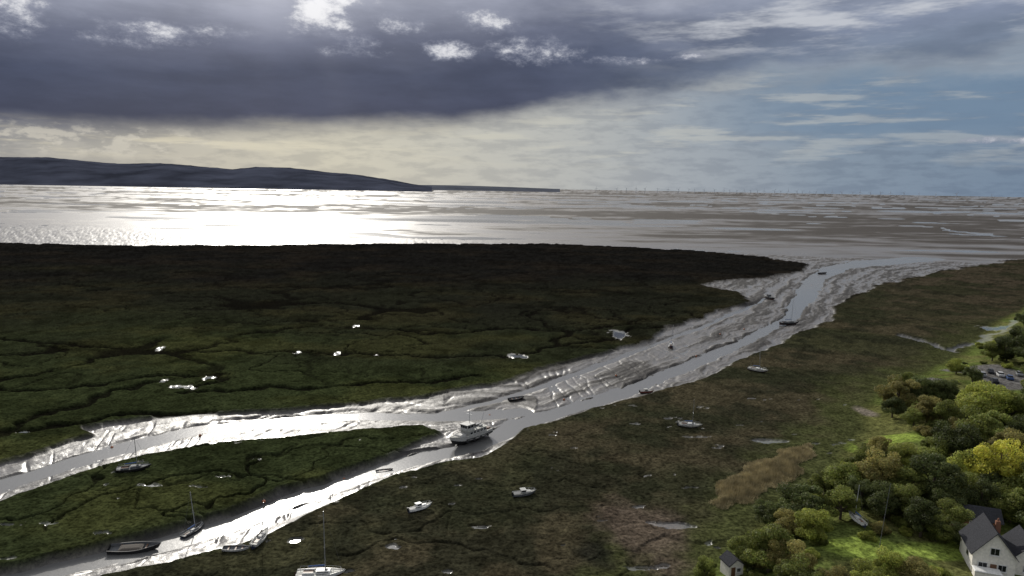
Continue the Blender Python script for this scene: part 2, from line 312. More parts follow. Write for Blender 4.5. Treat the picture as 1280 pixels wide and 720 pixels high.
def rails(par,L,B,z,m,x0,x1,h=.6,n=7):
    for s in (-1,1):
        pts=[]
        for i in range(n):
            t=i/(n-1); x=x0+(x1-x0)*t; tt=(x+L/2)/L; hb=B/2*(1 if tt<.45 else max(.05,(1-((tt-.45)/.55)**2.3)))*.95
            zz_=z+.25*z*max(0,2*tt-.9)**2; pts.append(Vector((x,s*hb,zz_))); cyl("stanchion",pts[-1],pts[-1]+Vector((0,0,h)),.025,.025,par,m,5)
        for i in range(n-1): cyl("guard_rail",pts[i]+Vector((0,0,h)),pts[i+1]+Vector((0,0,h)),.02,.02,par,m,5)
def yacht(px,L,head,mh,mb,roll=.15,mast=1.25,cover=blue,nm="sailing_yacht",sink=.1,mr_=.055,lz=0,dm_=None,cm=None):
    g=PG(*px); e=root(nm,g+Vector((0,0,lz-sink)),math.radians(head),roll,0)
    B=L*.31; D=L*.15; cm=cm or white; hull(L,B,D,e,mh,mb,dm_ or deck,.7)
    box("keel",(L*.28,.18,D*.35),(0,0,.0),e,mb,.03)
    box("coachroof",(L*.34,B*.52,D*.42),(L*.08,0,D+D*.18),e,cm,.06,(.86,.8),-.05)
    for s in (-1,1): box("cabin_window",(L*.24,.03,D*.13),(L*.07,s*(B*.25),D+D*.22),e,glass,.01)
    box("cockpit_well",(L*.22,B*.42,D*.14),(-L*.25,0,D+.0),e,wood,.03)
    for s in (-1,1): box("cockpit_coaming",(L*.26,.08,D*.3),(-L*.24,s*B*.26,D+D*.1),e,cm,.02)
    box("hatch",(.5,.5,.06),(L*.14,0,D*1.42),e,glass,.02); box("rudder",(.35,.06,D*1.1),(-L/2-.12,0,D*.55),e,mb,.02)
    mz=D+L*mast; mxx=L*.12
    cyl("mast",(mxx,0,D),(mxx,0,mz),mr_*1.25,mr_,e,alu); cyl("boom",(mxx,0,D+L*.14),(mxx-L*.38,0,D+L*.13),.05,.045,e,alu)
    cyl("furled_mainsail",(mxx-.1,0,D+L*.165),(mxx-L*.36,0,D+L*.15),.13,.09,e,cover)
    for a in ((L*.5,0,D*1.2),(-L*.48,0,D)): cyl("stay",(mxx,0,mz-.05),a,.012,.012,e,wire,4)
    for s in (-1,1): cyl("shroud",(mxx,0,mz*.85),(mxx-.1,s*B*.47,D),.012,.012,e,wire,4)
    cyl("spreader",(mxx,-B*.22,D+L*.62),(mxx,B*.22,D+L*.62),.02,.02,e,alu,5)
    rails(e,L,B,D,alu,-L*.45,L*.45,.45,6); return e
def motorboat(px,L,head,mh,mb,roll=.1,nm="motor_boat",sink=.1,cm=None):
    e=root(nm,PG(*px)+Vector((0,0,-sink)),math.radians(head),roll,0); B=L*.36; D=L*.17; cm=cm or white
    hull(L,B,D,e,mh,mb,deck,.9)
    box("foredeck_cabin",(L*.36,B*.7,D*.4),(L*.16,0,D*1.15),e,cm,.08,(.75,.8),-.1)
    box("wheelhouse",(L*.22,B*.66,D*.75),(-L*.06,0,D*1.5),e,cm,.06,(.82,.88))
    box("windscreen",(.06,B*.56,D*.36),(L*.05,0,D*1.62),e,glass,.01)
    for s in (-1,1): box("side_window",(L*.17,.05,D*.3),(-L*.06,s*B*.315,D*1.62),e,glass,.01)
    box("roof",(L*.25,B*.68,.06),(-L*.06,0,D*1.9),e,cm,.02)
    box("cockpit_well",(L*.3,B*.62,.06),(-L*.32,0,D*1.03),e,grey,.02)
    box("outboard_motor",(.3,.35,.75),(-L/2-.15,0,D*1.0),e,black,.06)
    rails(e,L,B,D,alu,L*.0,L*.48,.4,5); return e
def dinghy(px,L,head,mh,mi,roll=.1,nm="rowing_boat",cover=None):
    e=root(nm,PG(*px)+Vector((0,0,-.08)),math.radians(head),roll,0); B=L*.34; D=L*.15
    hull(L,B,D,e,mh,mh,mi,.75,open_=True)
    for x in (-.28,0,.25): box("thwart",(.25,B*.85*(1 if x<.2 else .75),.05),(x*L,0,D*.78),e,wood,.01)
    if cover: box("boat_cover",(L*.5,B*.7,.2),(-.05*L,0,D*.95),e,cover,.08,(.7,.5))
    return e
def cruiser(px,head):
    L=12.5;B=3.9;D=2.0
    e=root("cabin_cruiser",PG(*px)+Vector((0,0,-.25)),math.radians(head),.04,0)
    hull(L,B,D,e,offw,black,deck,.9,.3)
    box("rubbing_strake",(L*.7,B*1.04,.12),(-L*.12,0,D*.72),e,black,.03)
    box("saloon",(L*.5,B*.8,1.15),(-L*.1,0,D+.5),e,offw,.08,(.95,.92))
    for s in (-1,1):
        for k in range(5): box("saloon_window",(.78,.05,.5),(-L*.29+k*1.15,s*B*.385,D+.62),e,glass,.02)
    box("saloon_roof",(L*.55,B*.86,.1),(-L*.1,0,D+1.13),e,deck,.03)
    box("wheelhouse",(2.6,B*.66,1.5),(.9,0,D+1.9),e,offw,.07,(.86,.9))
    for s in (-1,1):
        for k in range(2): box("wheelhouse_window",(.85,.05,.6),(.45+k*1.0,s*B*.318,D+2.15),e,glass,.02)
    for k in (-1,0,1): box("wheelhouse_front_window",(.06,.62,.6),(2.1,k*.75,D+2.15),e,glass,.02)
    box("wheelhouse_back_window",(.05,1.2,.6),(-.32,0,D+2.2),e,glass,.02)
    box("wheelhouse_roof",(2.9,B*.72,.09),(.85,0,D+2.69),e,offw,.03)
    box("fore_cabin",(2.4,B*.6,.6),(3.4,0,D+.35),e,offw,.1,(.8,.8),-.15)
    cyl("mast",(.2,0,D+2.7),(.1,0,D+6.2),.07,.04,e,alu); cyl("crosstree",(.15,-.8,D+4.9),(.15,.8,D+4.9),.03,.03,e,alu)
    cyl("funnel",(-1.6,0,D+1.1),(-1.7,0,D+2.2),.25,.2,e,black,12); box("life_raft",(1.2,.6,.45),(-3.1,.6,D+1.42),e,offw,.15)
    box("tender",(2.2,1.1,.4),(-3.0,-.7,D+1.4),e,grey,.15,(1.1,1.2))
    box("aft_deck_seat",(1.0,B*.6,.4),(-L*.44,0,D+.2),e,wood,.04)
    cyl("derrick",(-3.6,0,D+1.1),(-4.9,0,D+4.3),.05,.035,e,alu)
    rails(e,L,B,D,alu,-L*.47,L*.47,.85,12)
    for k in range(6):
        for s in (-1,1): cyl("roof_stanchion",(-L*.36+k*1.0,s*B*.4,D+1.15),(-L*.36+k*1.0,s*B*.4,D+1.95),.025,.025,e,alu,5)
    for s in (-1,1):
        cyl("roof_rail",(-L*.36,s*B*.4,D+1.95),(-L*.36+5,s*B*.4,D+1.95),.02,.02,e,alu,5)
        for k in range(4): cyl("tyre_fender",(-4+k*2.3,s*(B*.52),D*.55),(-4+k*2.3,s*(B*.52+.16),D*.55),.32,.32,e,rubber,12)
cruiser((588,552),228)
yacht((167,588),6.2,20,black,black,.18,1.15,dm_=grey,cm=grey)
yacht((242,667),4.9,70,black,antib,-.12,1.4,dm_=grey,cm=offw)
yacht((325,676),5.4,85,offw,antib,.08,1.1,tan,cm=offw)
yacht((400,722),7.0,5,white,antif,.05,1.45)
yacht((862,533),5.6,-12,offw,antib,.25,1.3)
yacht((947,464),6.5,-40,offw,antif,.15,1.3)
yacht((986,406),9,10,black,antif,.05,1.2,dm_=grey,cm=grey)
yacht((838,433),6.5,80,navy,antif,.1,1.2,dm_=grey)
motorboat((525,638),4.6,35,white,antib,-.12)
motorboat((655,619),4.6,20,grey,antib,.1,cm=offw)
motorboat((808,491),4.2,10,red,antif,.05,cm=offw)
motorboat((960,374),9,100,black,antif,.05,cm=grey)
dinghy((168,690),7.8,10,black,grey,.12,"open_boat",tan)
dinghy((295,688),4.2,5,offw,grey,.1)
dinghy((645,500),5,30,black,grey,.1)
dinghy((480,590),3.6,20,black,grey,.1)
dinghy((1028,343),9,30,black,grey,.1)
yacht((1070,655),4.8,95,white,antib,.05,1.2,lz=.6)
o=root("leaning_pole",PG(1098,690)); cyl("base",(0,0,-.2),(.04,.04,.4),.14,.12,o,grey); cyl("pole",(0,0,0),(1.8,1.6,11),.045,.03,o,grey)  # thin leaning mast near the garden yacht, built as a plain pole
bo=mat("buoy_orange",(.30,.09,.03),.5)
for a,b_ in [(1015,357),(900,418),(770,470),(705,500),(930,412),(870,447),(612,520),(430,600),(330,632),(250,545),(380,524),(140,560)]:
    g=PG(a,b_); e=root("mooring_buoy",g+Vector((0,0,.15)))
    bm=bmesh.new(); bmesh.ops.create_icosphere(bm,subdivisions=2,radius=.35); me=bpy.data.meshes.new("float"); bm.to_mesh(me); bm.free(); link("float",me,e,bo); cyl("ring_post",(0,0,.3),(0,0,.6),.05,.04,e,grey,6)
# ---------------------------------------------------------------- house etc
render_w=mat("white_render",(.70,.67,.60),.9,spec=.1,var=.12,bump=.2); slate=mat("slate_roof",(.030,.031,.036),.9,spec=.12,var=.4,vscale=5,bump=.4,bscale=6); brick=mat("brick",(.20,.10,.065),.9,spec=.1,var=.3,vscale=8)
frame=mat("window_frame",(.6,.6,.58),.5,spec=.2)
def gable(par,w,l,h,rise,x,y,m,mr__,nm="wall",over=.35):
    V=[(x-w/2,y-l/2,-1),(x+w/2,y-l/2,-1),(x+w/2,y-l/2,h),(x,y-l/2,h+rise),(x-w/2,y-l/2,h),(x-w/2,y+l/2,-1),(x+w/2,y+l/2,-1),(x+w/2,y+l/2,h),(x,y+l/2,h+rise),(x-w/2,y+l/2,h)]
    me=bpy.data.meshes.new(nm); me.from_pydata(V,[],[(0,1,2,3,4),(9,8,7,6,5),(1,6,7,2),(5,0,4,9)]); link(nm,me,par,m)
    for s in (-1,1):
        k=rise/(w/2); ox=w/2+over; a=Vector((x,0,h+rise+.03)); b2=Vector((x+s*ox,0,h-over*k+.03)); th=.16
        Y0=y-l/2-over; Y1=y+l/2+over
        V=[(a.x,Y0,a.z),(b2.x,Y0,b2.z),(b2.x,Y1,b2.z),(a.x,Y1,a.z)]; V+=[(q0,q1,q2+th) for q0,q1,q2 in V]
        me=bpy.data.meshes.new("roof_slope"); me.from_pydata(V,[],[(0,1,2,3),(7,6,5,4),(0,4,5,1),(1,5,6,2),(2,6,7,3),(3,7,4,0)])
        bm=bmesh.new(); bm.from_mesh(me); bmesh.ops.recalc_face_normals(bm,faces=bm.faces); bm.to_mesh(me); bm.free(); link("roof_slope",me,par,mr__)
def window(par,x,y,z,w,h,ax='y',sgn=-1):
    o=.03*sgn
    if ax=='y':
        box("window_frame",(w+.2,.1,h+.2),(x,y+o,z),par,frame,.01); box("window_glass",(w/2-.06,.06,h-.06),(x-w/4,y+o*2.6,z),par,glass,.005); box("window_glass",(w/2-.06,.06,h-.06),(x+w/4,y+o*2.6,z),par,glass,.005); box("window_sill",(w+.35,.2,.07),(x,y+o*3,z-h/2-.14),par,frame,.01)
    else:
        box("window_frame",(.1,w+.2,h+.2),(x+o,y,z),par,frame,.01); box("window_glass",(.06,w/2-.06,h-.06),(x+o*2.6,y-w/4,z),par,glass,.005); box("window_glass",(.06,w/2-.06,h-.06),(x+o*2.6,y+w/4,z),par,glass,.005)
hp=PG(1251,722)+Vector((0,3.0,0)); hs=root("white_house",hp,math.radians(-20),sc_=.88)
gable(hs,6.4,8,3.6,4.0,0,1.2,render_w,slate)
gable(hs,5.2,7,3.2,2.8,5.9,2.4,render_w,slate,"side_wing_wall")
window(hs,0,-2.8,4.3,1.3,1.2); window(hs,-1.6,-2.8,1.5,1.3,1.1); window(hs,1.3,-2.8,1.5,1.2,1.1); window(hs,5.9,-1.1,3.2,1.2,1.0); window(hs,5.6,-1.1,1.3,1.4,1.1)
window(hs,-3.2,0,2.2,1.2,1.0,'x',-1)
box("front_door",(.95,.1,2.0),(0,-2.85,1.0),hs,wood,.02)
box("chimney_stack",(.7,.7,2.2),(1.7,3.2,6.4),hs,brick,.03); cyl("chimney_pot",(1.7,3.2,7.5),(1.7,3.2,8.0),.16,.13,hs,brick,10)
box("porch_wall",(4.0,1.8,1.9),(-1.2,-4.1,.3),hs,render_w,.03); box("porch_roof",(4.3,2.2,.14),(-1.2,-4.1,1.35),hs,frame,.04,(.9,.85))
bp2=PG(1212,655); bh=root("outbuilding",bp2,math.radians(70)); gable(bh,4.5,8.0,2.0,1.4,0,0,brick,slate); window(bh,-2.25,0,1.1,1.2,.9,'x',-1); box("door",(.06,.9,1.9),(-2.29,2,.9),bh,wood,.01)
hp3=PG(914,716); hut=root("garden_hut",hp3,math.radians(15))
gable(hut,2.4,2.6,2.0,.9,0,0,render_w,slate,over=.2); window(hut,.4,-1.3,1.2,.6,.6); box("door",(.7,.06,1.7),(-.55,-1.33,.85),hut,wood,.01)
def car(px,head,m):
    e=root("parked_car",PG(*px),math.radians(head))
    bm=bmesh.new(); sec=[(-2.15,.35,.75,.8),(-2.1,.25,.92,.84),(-1.3,.2,.95,.9),(0,.2,.92,.9),(1.2,.2,.9,.88),(1.95,.25,.78,.82),(2.12,.35,.6,.7)]
    rs=[[bm.verts.new(q) for q in ((x,-w,z0),(x,-w,(z0+z1)/2+.05),(x,-w*.94,z1),(x,w*.94,z1),(x,w,(z0+z1)/2+.05),(x,w,z0))] for x,z0,z1,w in sec]
    for a,b_ in zip(rs,rs[1:]):
        for k in range(6): bm.faces.new((a[k],a[(k+1)%6],b_[(k+1)%6],b_[k]))
    bm.faces.new(rs[0]); bm.faces.new(rs[-1][::-1]); bmesh.ops.recalc_face_normals(bm,faces=bm.faces)
    me=bpy.data.meshes.new("body"); bm.to_mesh(me); bm.free(); link("body",me,e,m)
    box("cabin_glass",(2.5,1.55,.5),(-.3,0,1.14),e,glass,.05,(.66,.8),-.1); box("roof",(1.6,1.26,.06),(-.4,0,1.41),e,m,.02)
    for x in (-1.3,1.35):
        for s in (-1,1): cyl("wheel",(x,s*.72,.32),(x,s*.92,.32),.32,.32,e,rubber,14)
cp=[mat("car_silver",(.25,.26,.27),.35,metal=.4),mat("car_dark",(.02,.022,.03),.25),mat("car_white",(.45,.45,.45),.3),mat("car_blue",(.03,.06,.15),.3)]
for i,(a,b_) in enumerate([(1228,470),(1238,466),(1250,470),(1262,474),(1274,469),(1243,478)]): car((a,b_),70+random.uniform(-10,10),cp[i%4])
# ---------------------------------------------------------------- wind turbines
tm=mat("turbine_white",(.46,.49,.54),.6)
def turbine_mesh(k):
    bm=bmesh.new()
    def cone(a,b_,r1,r2,seg=6):
        a=Vector(a);b_=Vector(b_);d=b_-a; g=bmesh.ops.create_cone(bm,cap_ends=True,segments=seg,radius1=r1,radius2=r2,depth=d.length); bmesh.ops.transform(bm,matrix=Matrix.Translation((a+b_)/2)@d.to_track_quat('Z','Y').to_matrix().to_4x4(),verts=g['verts'])
    cone((0,0,-3),(0,0,90),3.6,2.6); cone((0,-6,91),(0,7,91),3,3)
    for j in range(3):
        a=math.radians(k*37+j*120); cone((0,-6,91),(50*math.sin(a),-6,91+50*math.cos(a)),2.4,.9,4)
    me=bpy.data.meshes.new("wind_turbine"); bm.to_mesh(me); bm.free(); me.materials.append(tm); return me
tms=[turbine_mesh(k) for k in range(3)]
xs_=[745,771,783,795,806,822,835,848,861,868,880,893,905,912,921,930,938,947,955,968,976,985,996,1003,1012,1020,1031,1040,1052,1066,1075,1088,1101,1113,1130,1149,1170,1196,1240]
for i,x in enumerate(xs_):
    d=ray(x,240); D=random.uniform(11500,16000); o=bpy.data.objects.new("wind_turbine",tms[i%3]); COL.objects.link(o); o.location=(d.x/d.y*D,D,-1.6); o.rotation_euler=(0,0,random.uniform(-.6,.6))
# ---------------------------------------------------------------- trees
lm=bpy.data.materials.new("foliage"); lm.use_nodes=True; nt=lm.node_tree; N=nt.nodes; Lk=nt.links; b=N["Principled BSDF"]; out=N["Material Output"]
oi=N.new("ShaderNodeObjectInfo"); at=N.new("ShaderNodeAttribute"); at.attribute_name="tone"
mx=N.new("ShaderNodeMix"); mx.data_type='RGBA'; mx.blend_type='MULTIPLY'; mx.inputs["Factor"].default_value=1; Lk.new(oi.outputs["Color"],mx.inputs["A"]); Lk.new(at.outputs["Color"],mx.inputs["B"])
Lk.new(mx.outputs["Result"],b.inputs["Base Color"]); b.inputs["Roughness"].default_value=.6; b.inputs["Specular IOR Level"].default_value=.2
tr=N.new("ShaderNodeBsdfTranslucent"); Lk.new(mx.outputs["Result"],tr.inputs["Color"]); ms=N.new("ShaderNodeMixShader"); ms.inputs[0].default_value=.5; Lk.new(b.outputs[0],ms.inputs[1]); Lk.new(tr.outputs[0],ms.inputs[2]); Lk.new(ms.outputs[0],out.inputs["Surface"])
bark=mat("bark",(.06,.045,.032),.95,var=.4)
def leaves(cent,rad,n,size,g):
    k=g.integers(0,len(cent),n); d=g.normal(size=(n,3)); d/=np.linalg.norm(d,axis=1)[:,None]
    rr_=rad[k]*(.55+.5*g.random(n)**.6); c=cent[k]+d*rr_[:,None]*np.array([1,1,.8])
    nn=d+g.normal(size=(n,3))*.5; nn/=np.linalg.norm(nn,axis=1)[:,None]; t=np.cross(nn,g.normal(size=(n,3))); t/=np.linalg.norm(t,axis=1)[:,None]; bb=np.cross(nn,t)
    sz=size*(.6+.8*g.random(n))[:,None]
    V=np.stack([c-t*sz,c+bb*sz*.6,c+t*sz,c-bb*sz*.6],1).reshape(-1,3)
    ct=.6+.8*g.random(len(cent)); tone=ct[k]*(.7+.6*g.random(n))
    T=np.stack([tone*(.9+.25*g.random(n)),tone,tone*.9,np.ones(n)],1); return V,np.repeat(T,4,0)
def tree_mesh(seed,shrub=False):
    g=np.random.default_rng(seed); nc=30 if not shrub else 18
    cc=[];cr=[]
    while len(cc)<nc:
        q=g.uniform(-1,1,3)
        if np.linalg.norm(q)>1: continue
        if shrub: cc.append((q[0]*.75,q[1]*.75,.38+q[2]*.3)); cr.append(g.uniform(.2,.36))
        else: cc.append((q[0]*.76,q[1]*.76,.95+q[2]*.64)); cr.append(g.uniform(.14,.34))
    cc=np.array(cc);cr=np.array(cr)
    V,T=leaves(cc,cr,13000 if not shrub else 6000,.032 if not shrub else .045,g); nl=len(V)//4
    F=[tuple(range(4*i,4*i+4)) for i in range(nl)]; V=V.tolist(); base=len(V)
    bm=bmesh.new()
    def limb(a,b_,r1,r2):
        a=Vector(a);b_=Vector(b_);d=b_-a; q=bmesh.ops.create_cone(bm,cap_ends=True,segments=7,radius1=r1,radius2=r2,depth=d.length); bmesh.ops.transform(bm,matrix=Matrix.Translation((a+b_)/2)@d.to_track_quat('Z','Y').to_matrix().to_4x4(),verts=q['verts'])
    if not shrub: limb((0,0,-.05),(.02,.01,.55),.06,.042); limb((.02,.01,.54),(0,0,1.2),.042,.015)
    for i in range(0,nc,2):
        c=cc[i]; limb((.01,.0,.1 if shrub else .35+.01*i),tuple(c),.022,.006)
    bm.verts.index_update(); V+=[tuple(v.co) for v in bm.verts]; fb=[tuple(v.index+base for v in f.verts) for f in bm.faces]; nb_=len(fb); F+=fb; bm.free()
    me=bpy.data.meshes.new("tree_mesh"); me.from_pydata(V,[],F); me.materials.append(lm); me.materials.append(bark)
    me.polygons.foreach_set("material_index",[0]*nl+[1]*nb_)
    a=me.attributes.new("tone","FLOAT_COLOR","POINT"); A=np.ones((len(V),4),np.float32); A[:base]=T; a.data.foreach_set("color",A.ravel()); return me
TM=[tree_mesh(i) for i in range(6)]; SM=[tree_mesh(50+i,True) for i in range(4)]
G=(.14,.165,.045); DK=(.075,.094,.034); BR=(.23,.26,.060); YL=(.34,.34,.06); OL=(.205,.19,.07)
def plant(x,y,rpx,colr,kind="tree",k=[0]):
    k[0]+=1; sh=kind=="shrub"
    yb=y+rpx*(.75 if not sh else .5); g=PG(x,yb); R=rpx*depth(x,yb,g.z)/F
    me=(SM if sh else TM)[k[0]%(4 if sh else 6)]
    o=bpy.data.objects.new("broadleaf_tree" if not sh else "shrub",me); COL.objects.link(o); o.location=g-Vector((0,0,.1))
    s=R*1.05; o.scale=(s*random.uniform(.9,1.1),s*random.uniform(.9,1.1),s*(random.uniform(.8,1.0) if not sh else random.uniform(.9,1.2)))
    o.rotation_euler=(0,0,random.uniform(0,6.28)); v=random.uniform(.75,1.25); o.color=(colr[0]*v,colr[1]*v,colr[2]*v,1)
T_=[(1122,492,27,OL),(1150,488,24,DK),(1178,488,24,DK),(1135,478,18,G),(1235,504,40,BR),(1215,498,25,BR),(1262,512,30,G),(1158,512,22,OL),(1195,558,34,DK),(1170,565,25,G),(1246,588,42,YL),(1215,590,30,BR),(1226,532,34,G),(1262,560,26,OL),(1272,540,24,DK),(1062,600,30,G),(1098,592,34,OL),(1105,625,30,DK),(1000,628,34,DK),(1050,628,28,G),(1015,660,26,BR),(960,688,36,G),(985,700,34,OL),(930,690,24,G),(1165,600,38,DK),(1135,605,28,G),(1185,625,26,DK),(1150,650,28,DK),(1170,660,22,G),(1225,622,26,DK),(1262,630,30,G),(1110,712,30,BR),(1080,722,30,BR),(1140,722,28,OL),(1000,724,34,G),(1040,730,26,OL),(1258,436,20,DK),(1272,424,22,DK),(1240,440,15,G),(1288,440,24,DK),(1215,470,14,DK),(1195,458,13,BR),(1300,480,28,G),(1310,520,34,G),(1320,580,40,G),(1318,650,40,DK),(960,640,20,DK),(1270,640,18,DK),(1205,668,20,DK),(880,715,20,G),(1130,568,22,BR),(1290,610,34,G),(1280,400,14,DK),(1330,420,30,DK),(1350,540,40,G),(1400,620,60,G),(1400,480,40,DK),
(1115,510,16,DK),(1142,520,16,G),(1185,520,22,G),(1200,535,20,OL),(1245,550,24,G),(1080,575,22,G),(1100,560,16,OL),(1030,605,20,G),(985,655,22,OL),(1075,615,24,DK),(1130,630,26,G),(1185,645,22,G),(1240,610,24,DK),(1205,608,24,G)]
for t in T_: plant(*t)
for i in range(260):
    for _ in range(30):
        x=random.uniform(870,1330); y=random.uniform(410,722); q=P(x,y,1.5); i_=int(np.argmin(np.abs(iy-1/q.y))); j_=int(np.argmin(np.abs(S-q.x/q.y))); dd=dl[i_*len(S)+j_]
        if not(dd>1 and dd<80): continue
        if any(abs(x-a)<ra and abs(y-b_)<rb for a,b_,ra,rb in [(1080,690,50,18),(1180,694,60,16),(1115,545,36,10),(1245,690,48,48),(1252,474,40,16),(1070,650,20,16),(914,708,20,20),(1208,645,28,15)]): continue
        break
    plant(x,y,random.uniform(6,15)*(1 if y>480 else .6),random.choice([G,DK,OL,G,BR]),"shrub")
# reed bed
rp=poly([(885,628),(900,604),(945,578),(985,556),(1012,552),(1018,566),(990,592),(945,618),(905,636)],.5)
ax=[q[0] for q in rp]; ay=[q[1] for q in rp]; n=70000; rx_=rng.uniform(min(ax),max(ax),n); ry_=rng.uniform(min(ay),max(ay),n)
dd=sdf(rp,rx_,ry_)+(fbm(rx_/4,ry_/4,3,400)-.5)*5; k=dd>0; rx_=rx_[k]; ry_=ry_[k]; n=len(rx_); hh=(.9+rng.random(n)*.7)*np.clip(.3+dd[k]/4,.3,1); an=rng.uniform(0,3.14,n); w=.05; lx=rng.normal(0,.2,n)+.15; ly=rng.normal(0,.2,n)
gi=np.array([gz(a,b_) for a,b_ in zip(rx_,ry_)])
V=np.stack([np.stack([rx_-w*np.cos(an),ry_-w*np.sin(an),gi-.1],1),np.stack([rx_+w*np.cos(an),ry_+w*np.sin(an),gi-.1],1),np.stack([rx_+lx,ry_+ly,gi+hh],1)],1).reshape(-1,3)
me=bpy.data.meshes.new("reed_bed"); me.from_pydata(V.tolist(),[],[(3*i,3*i+1,3*i+2) for i in range(n)]); rm=mat("dry_reeds",(.33,.28,.16),.9,spec=.1,var=.45,vscale=.4); me.materials.append(rm)
o=bpy.data.objects.new("reed_bed",me); COL.objects.link(o)
# ---------------------------------------------------------------- light
SAZ=math.radians(-18.5); SEL=math.radians(25.5)
sd=Vector((math.sin(SAZ)*math.cos(SEL),math.cos(SAZ)*math.cos(SEL),math.sin(SEL)))
ld=bpy.data.lights.new("sun","SUN"); ld.energy=3.8; ld.angle=math.radians(.5); ld.color=(1,.95,.86); lo=bpy.data.objects.new("sun",ld); COL.objects.link(lo); lo.rotation_euler=sd.to_track_quat('Z','Y').to_euler(); lo.location=sd*300
# ---------------------------------------------------------------- world sky with clouds
w=bpy.data.worlds.new("World"); sc.world=w; w.use_nodes=True; nt=w.node_tree; N=nt.nodes; Lk=nt.links
try:
    w.cycles.sampling_method='NONE'
except Exception as ex: print(ex)
bg=N["Background"]
def M(op,a,b=None,c=None,clamp=False):
    n=N.new("ShaderNodeMath"); n.operation=op; n.use_clamp=clamp
    for i,v in enumerate((a,b,c)):
        if v is None: continue
        if isinstance(v,(int,float)): n.inputs[i].default_value=v
        else: Lk.new(v,n.inputs[i])
    return n.outputs[0]
def MR(v,a,b,c=0,d=1,smooth=True):
    n=N.new("ShaderNodeMapRange"); n.interpolation_type='SMOOTHSTEP' if smooth else 'LINEAR'
    Lk.new(v,n.inputs["Value"])
    for k_,q in zip(("From Min","From Max","To Min","To Max"),(a,b,c,d)): n.inputs[k_].default_value=q
    return n.outputs[0]
def MIX(f,a,b,mode='MIX'):
    n=N.new("ShaderNodeMix"); n.data_type='RGBA'; n.blend_type=mode
    for k_,q in (("Factor",f),("A",a),("B",b)):
        if isinstance(q,(int,float)): n.inputs[k_].default_value=q
        elif isinstance(q,tuple): n.inputs[k_].default_value=(*q,1)
        else: Lk.new(q,n.inputs[k_])
    return n.outputs["Result"]
def RAMP(v,pts):
    n=N.new("ShaderNodeValToRGB"); Lk.new(v,n.inputs[0]); e=n.color_ramp.elements
    while len(e)<len(pts): e.new(.5)
    for i,(p_,c_) in enumerate(pts):
        e[i].position=p_; e[i].color=(*(c_ if isinstance(c_,tuple) else (c_,)*3),1)
    return n.outputs["Color"]
tcw=N.new("ShaderNodeTexCoord"); nv=N.new("ShaderNodeVectorMath"); nv.operation='NORMALIZE'; Lk.new(tcw.outputs["Generated"],nv.inputs[0]); sx=N.new("ShaderNodeSeparateXYZ"); Lk.new(nv.outputs[0],sx.inputs[0])
az=M('MULTIPLY',M('ARCTAN2',sx.outputs[0],sx.outputs[1]),57.2958); el=M('MULTIPLY',M('ARCSINE',sx.outputs[2]),57.2958)
def NOISE(kx,ky,det=4,ro=.55,off=0,dist=0):
    cx=N.new("ShaderNodeCombineXYZ"); Lk.new(M('MULTIPLY',az,kx),cx.inputs[0]); Lk.new(M('MULTIPLY',el,ky),cx.inputs[1]); cx.inputs[2].default_value=off
    n=N.new("ShaderNodeTexNoise"); n.inputs["Scale"].default_value=1; n.inputs["Detail"].default_value=det; n.inputs["Roughness"].default_value=ro; n.inputs["Distortion"].default_value=dist; Lk.new(cx.outputs[0],n.inputs["Vector"]); return n.outputs["Fac"]
an=MR(az,-40,40,0,1,False)
def axp(x): return (azel(x,150)[0]+40)/80
sky=N.new("ShaderNodeTexSky"); sky.sky_type='NISHITA'; sky.sun_disc=False; sky.sun_elevation=SEL; sky.sun_rotation=SAZ
clear=MIX(1.0,sky.outputs[0],(.055,.055,.055),'MULTIPLY')
band=RAMP(an,[(axp(0),(.38,.37,.35)),(axp(200),(.50,.475,.41)),(axp(420),(.60,.57,.47)),(axp(640),(.50,.50,.465)),(axp(850),(.36,.395,.43)),(axp(1050),(.235,.295,.37)),(axp(1280),(.18,.245,.335))])
f1=NOISE(.10,.9,5,.6,1.0); f2=NOISE(.35,1.3,5,.6,4.0)
band=MIX(MR(f2,.42,.62,0,.45),band,MIX(1.0,band,(.62,.64,.70),'MULTIPLY'))
bright=MIX(MR(az,-35,30,0,1),(.72,.66,.50),(.44,.47,.48))
band=MIX(M('MULTIPLY',MR(f1,.50,.62),M('MULTIPLY',MR(el,1.2,3.0),M('SUBTRACT',.75,MR(az,5,30,0,.3)))),band,bright)
bluem=M('MULTIPLY',M('MULTIPLY',MR(az,8,26),MR(el,3.0,5.0)),MR(f1,.62,.46))
band=MIX(M('MULTIPLY',bluem,.8),band,(.165,.245,.35))
dp=[(0,163),(200,163),(400,162),(560,158),(640,150),(750,132),(900,112),(1050,96),(1280,78)]
eb=M('MULTIPLY',RAMP(an,[((azel(a,b_)[0]+40)/80,azel(a,b_)[1]/20) for a,b_ in dp]),20)
n12=NOISE(.12,.30,5,.58,12.)
en=M('SUBTRACT',el,eb); en=M('ADD',en,M('MULTIPLY',M('SUBTRACT',n12,.5),M('ADD',1.8,MR(az,-10,15,0,3.2))))
dk=MR(en,-1.1,1.3)
dt=MR(en,0,11,0,1,False)
deckL=RAMP(dt,[(0,(.078,.088,.130)),(.12,(.040,.049,.090)),(.38,(.046,.058,.104)),(.58,(.100,.115,.175)),(.8,(.235,.255,.33)),(1,(.33,.35,.42))])
deckR=RAMP(dt,[(0,(.28,.32,.37)),(.15,(.155,.195,.27)),(.35,(.175,.21,.295)),(.55,(.28,.315,.40)),(.8,(.50,.53,.60)),(1,(.55,.57,.62))])
deckc=MIX(MR(az,-2,30),deckL,deckR)
deckc=MIX(MR(NOISE(.09,.35,5,.6,20.),.35,.68,0,.8),deckc,MIX(1.0,deckc,(1.5,1.47,1.42),'MULTIPLY'))
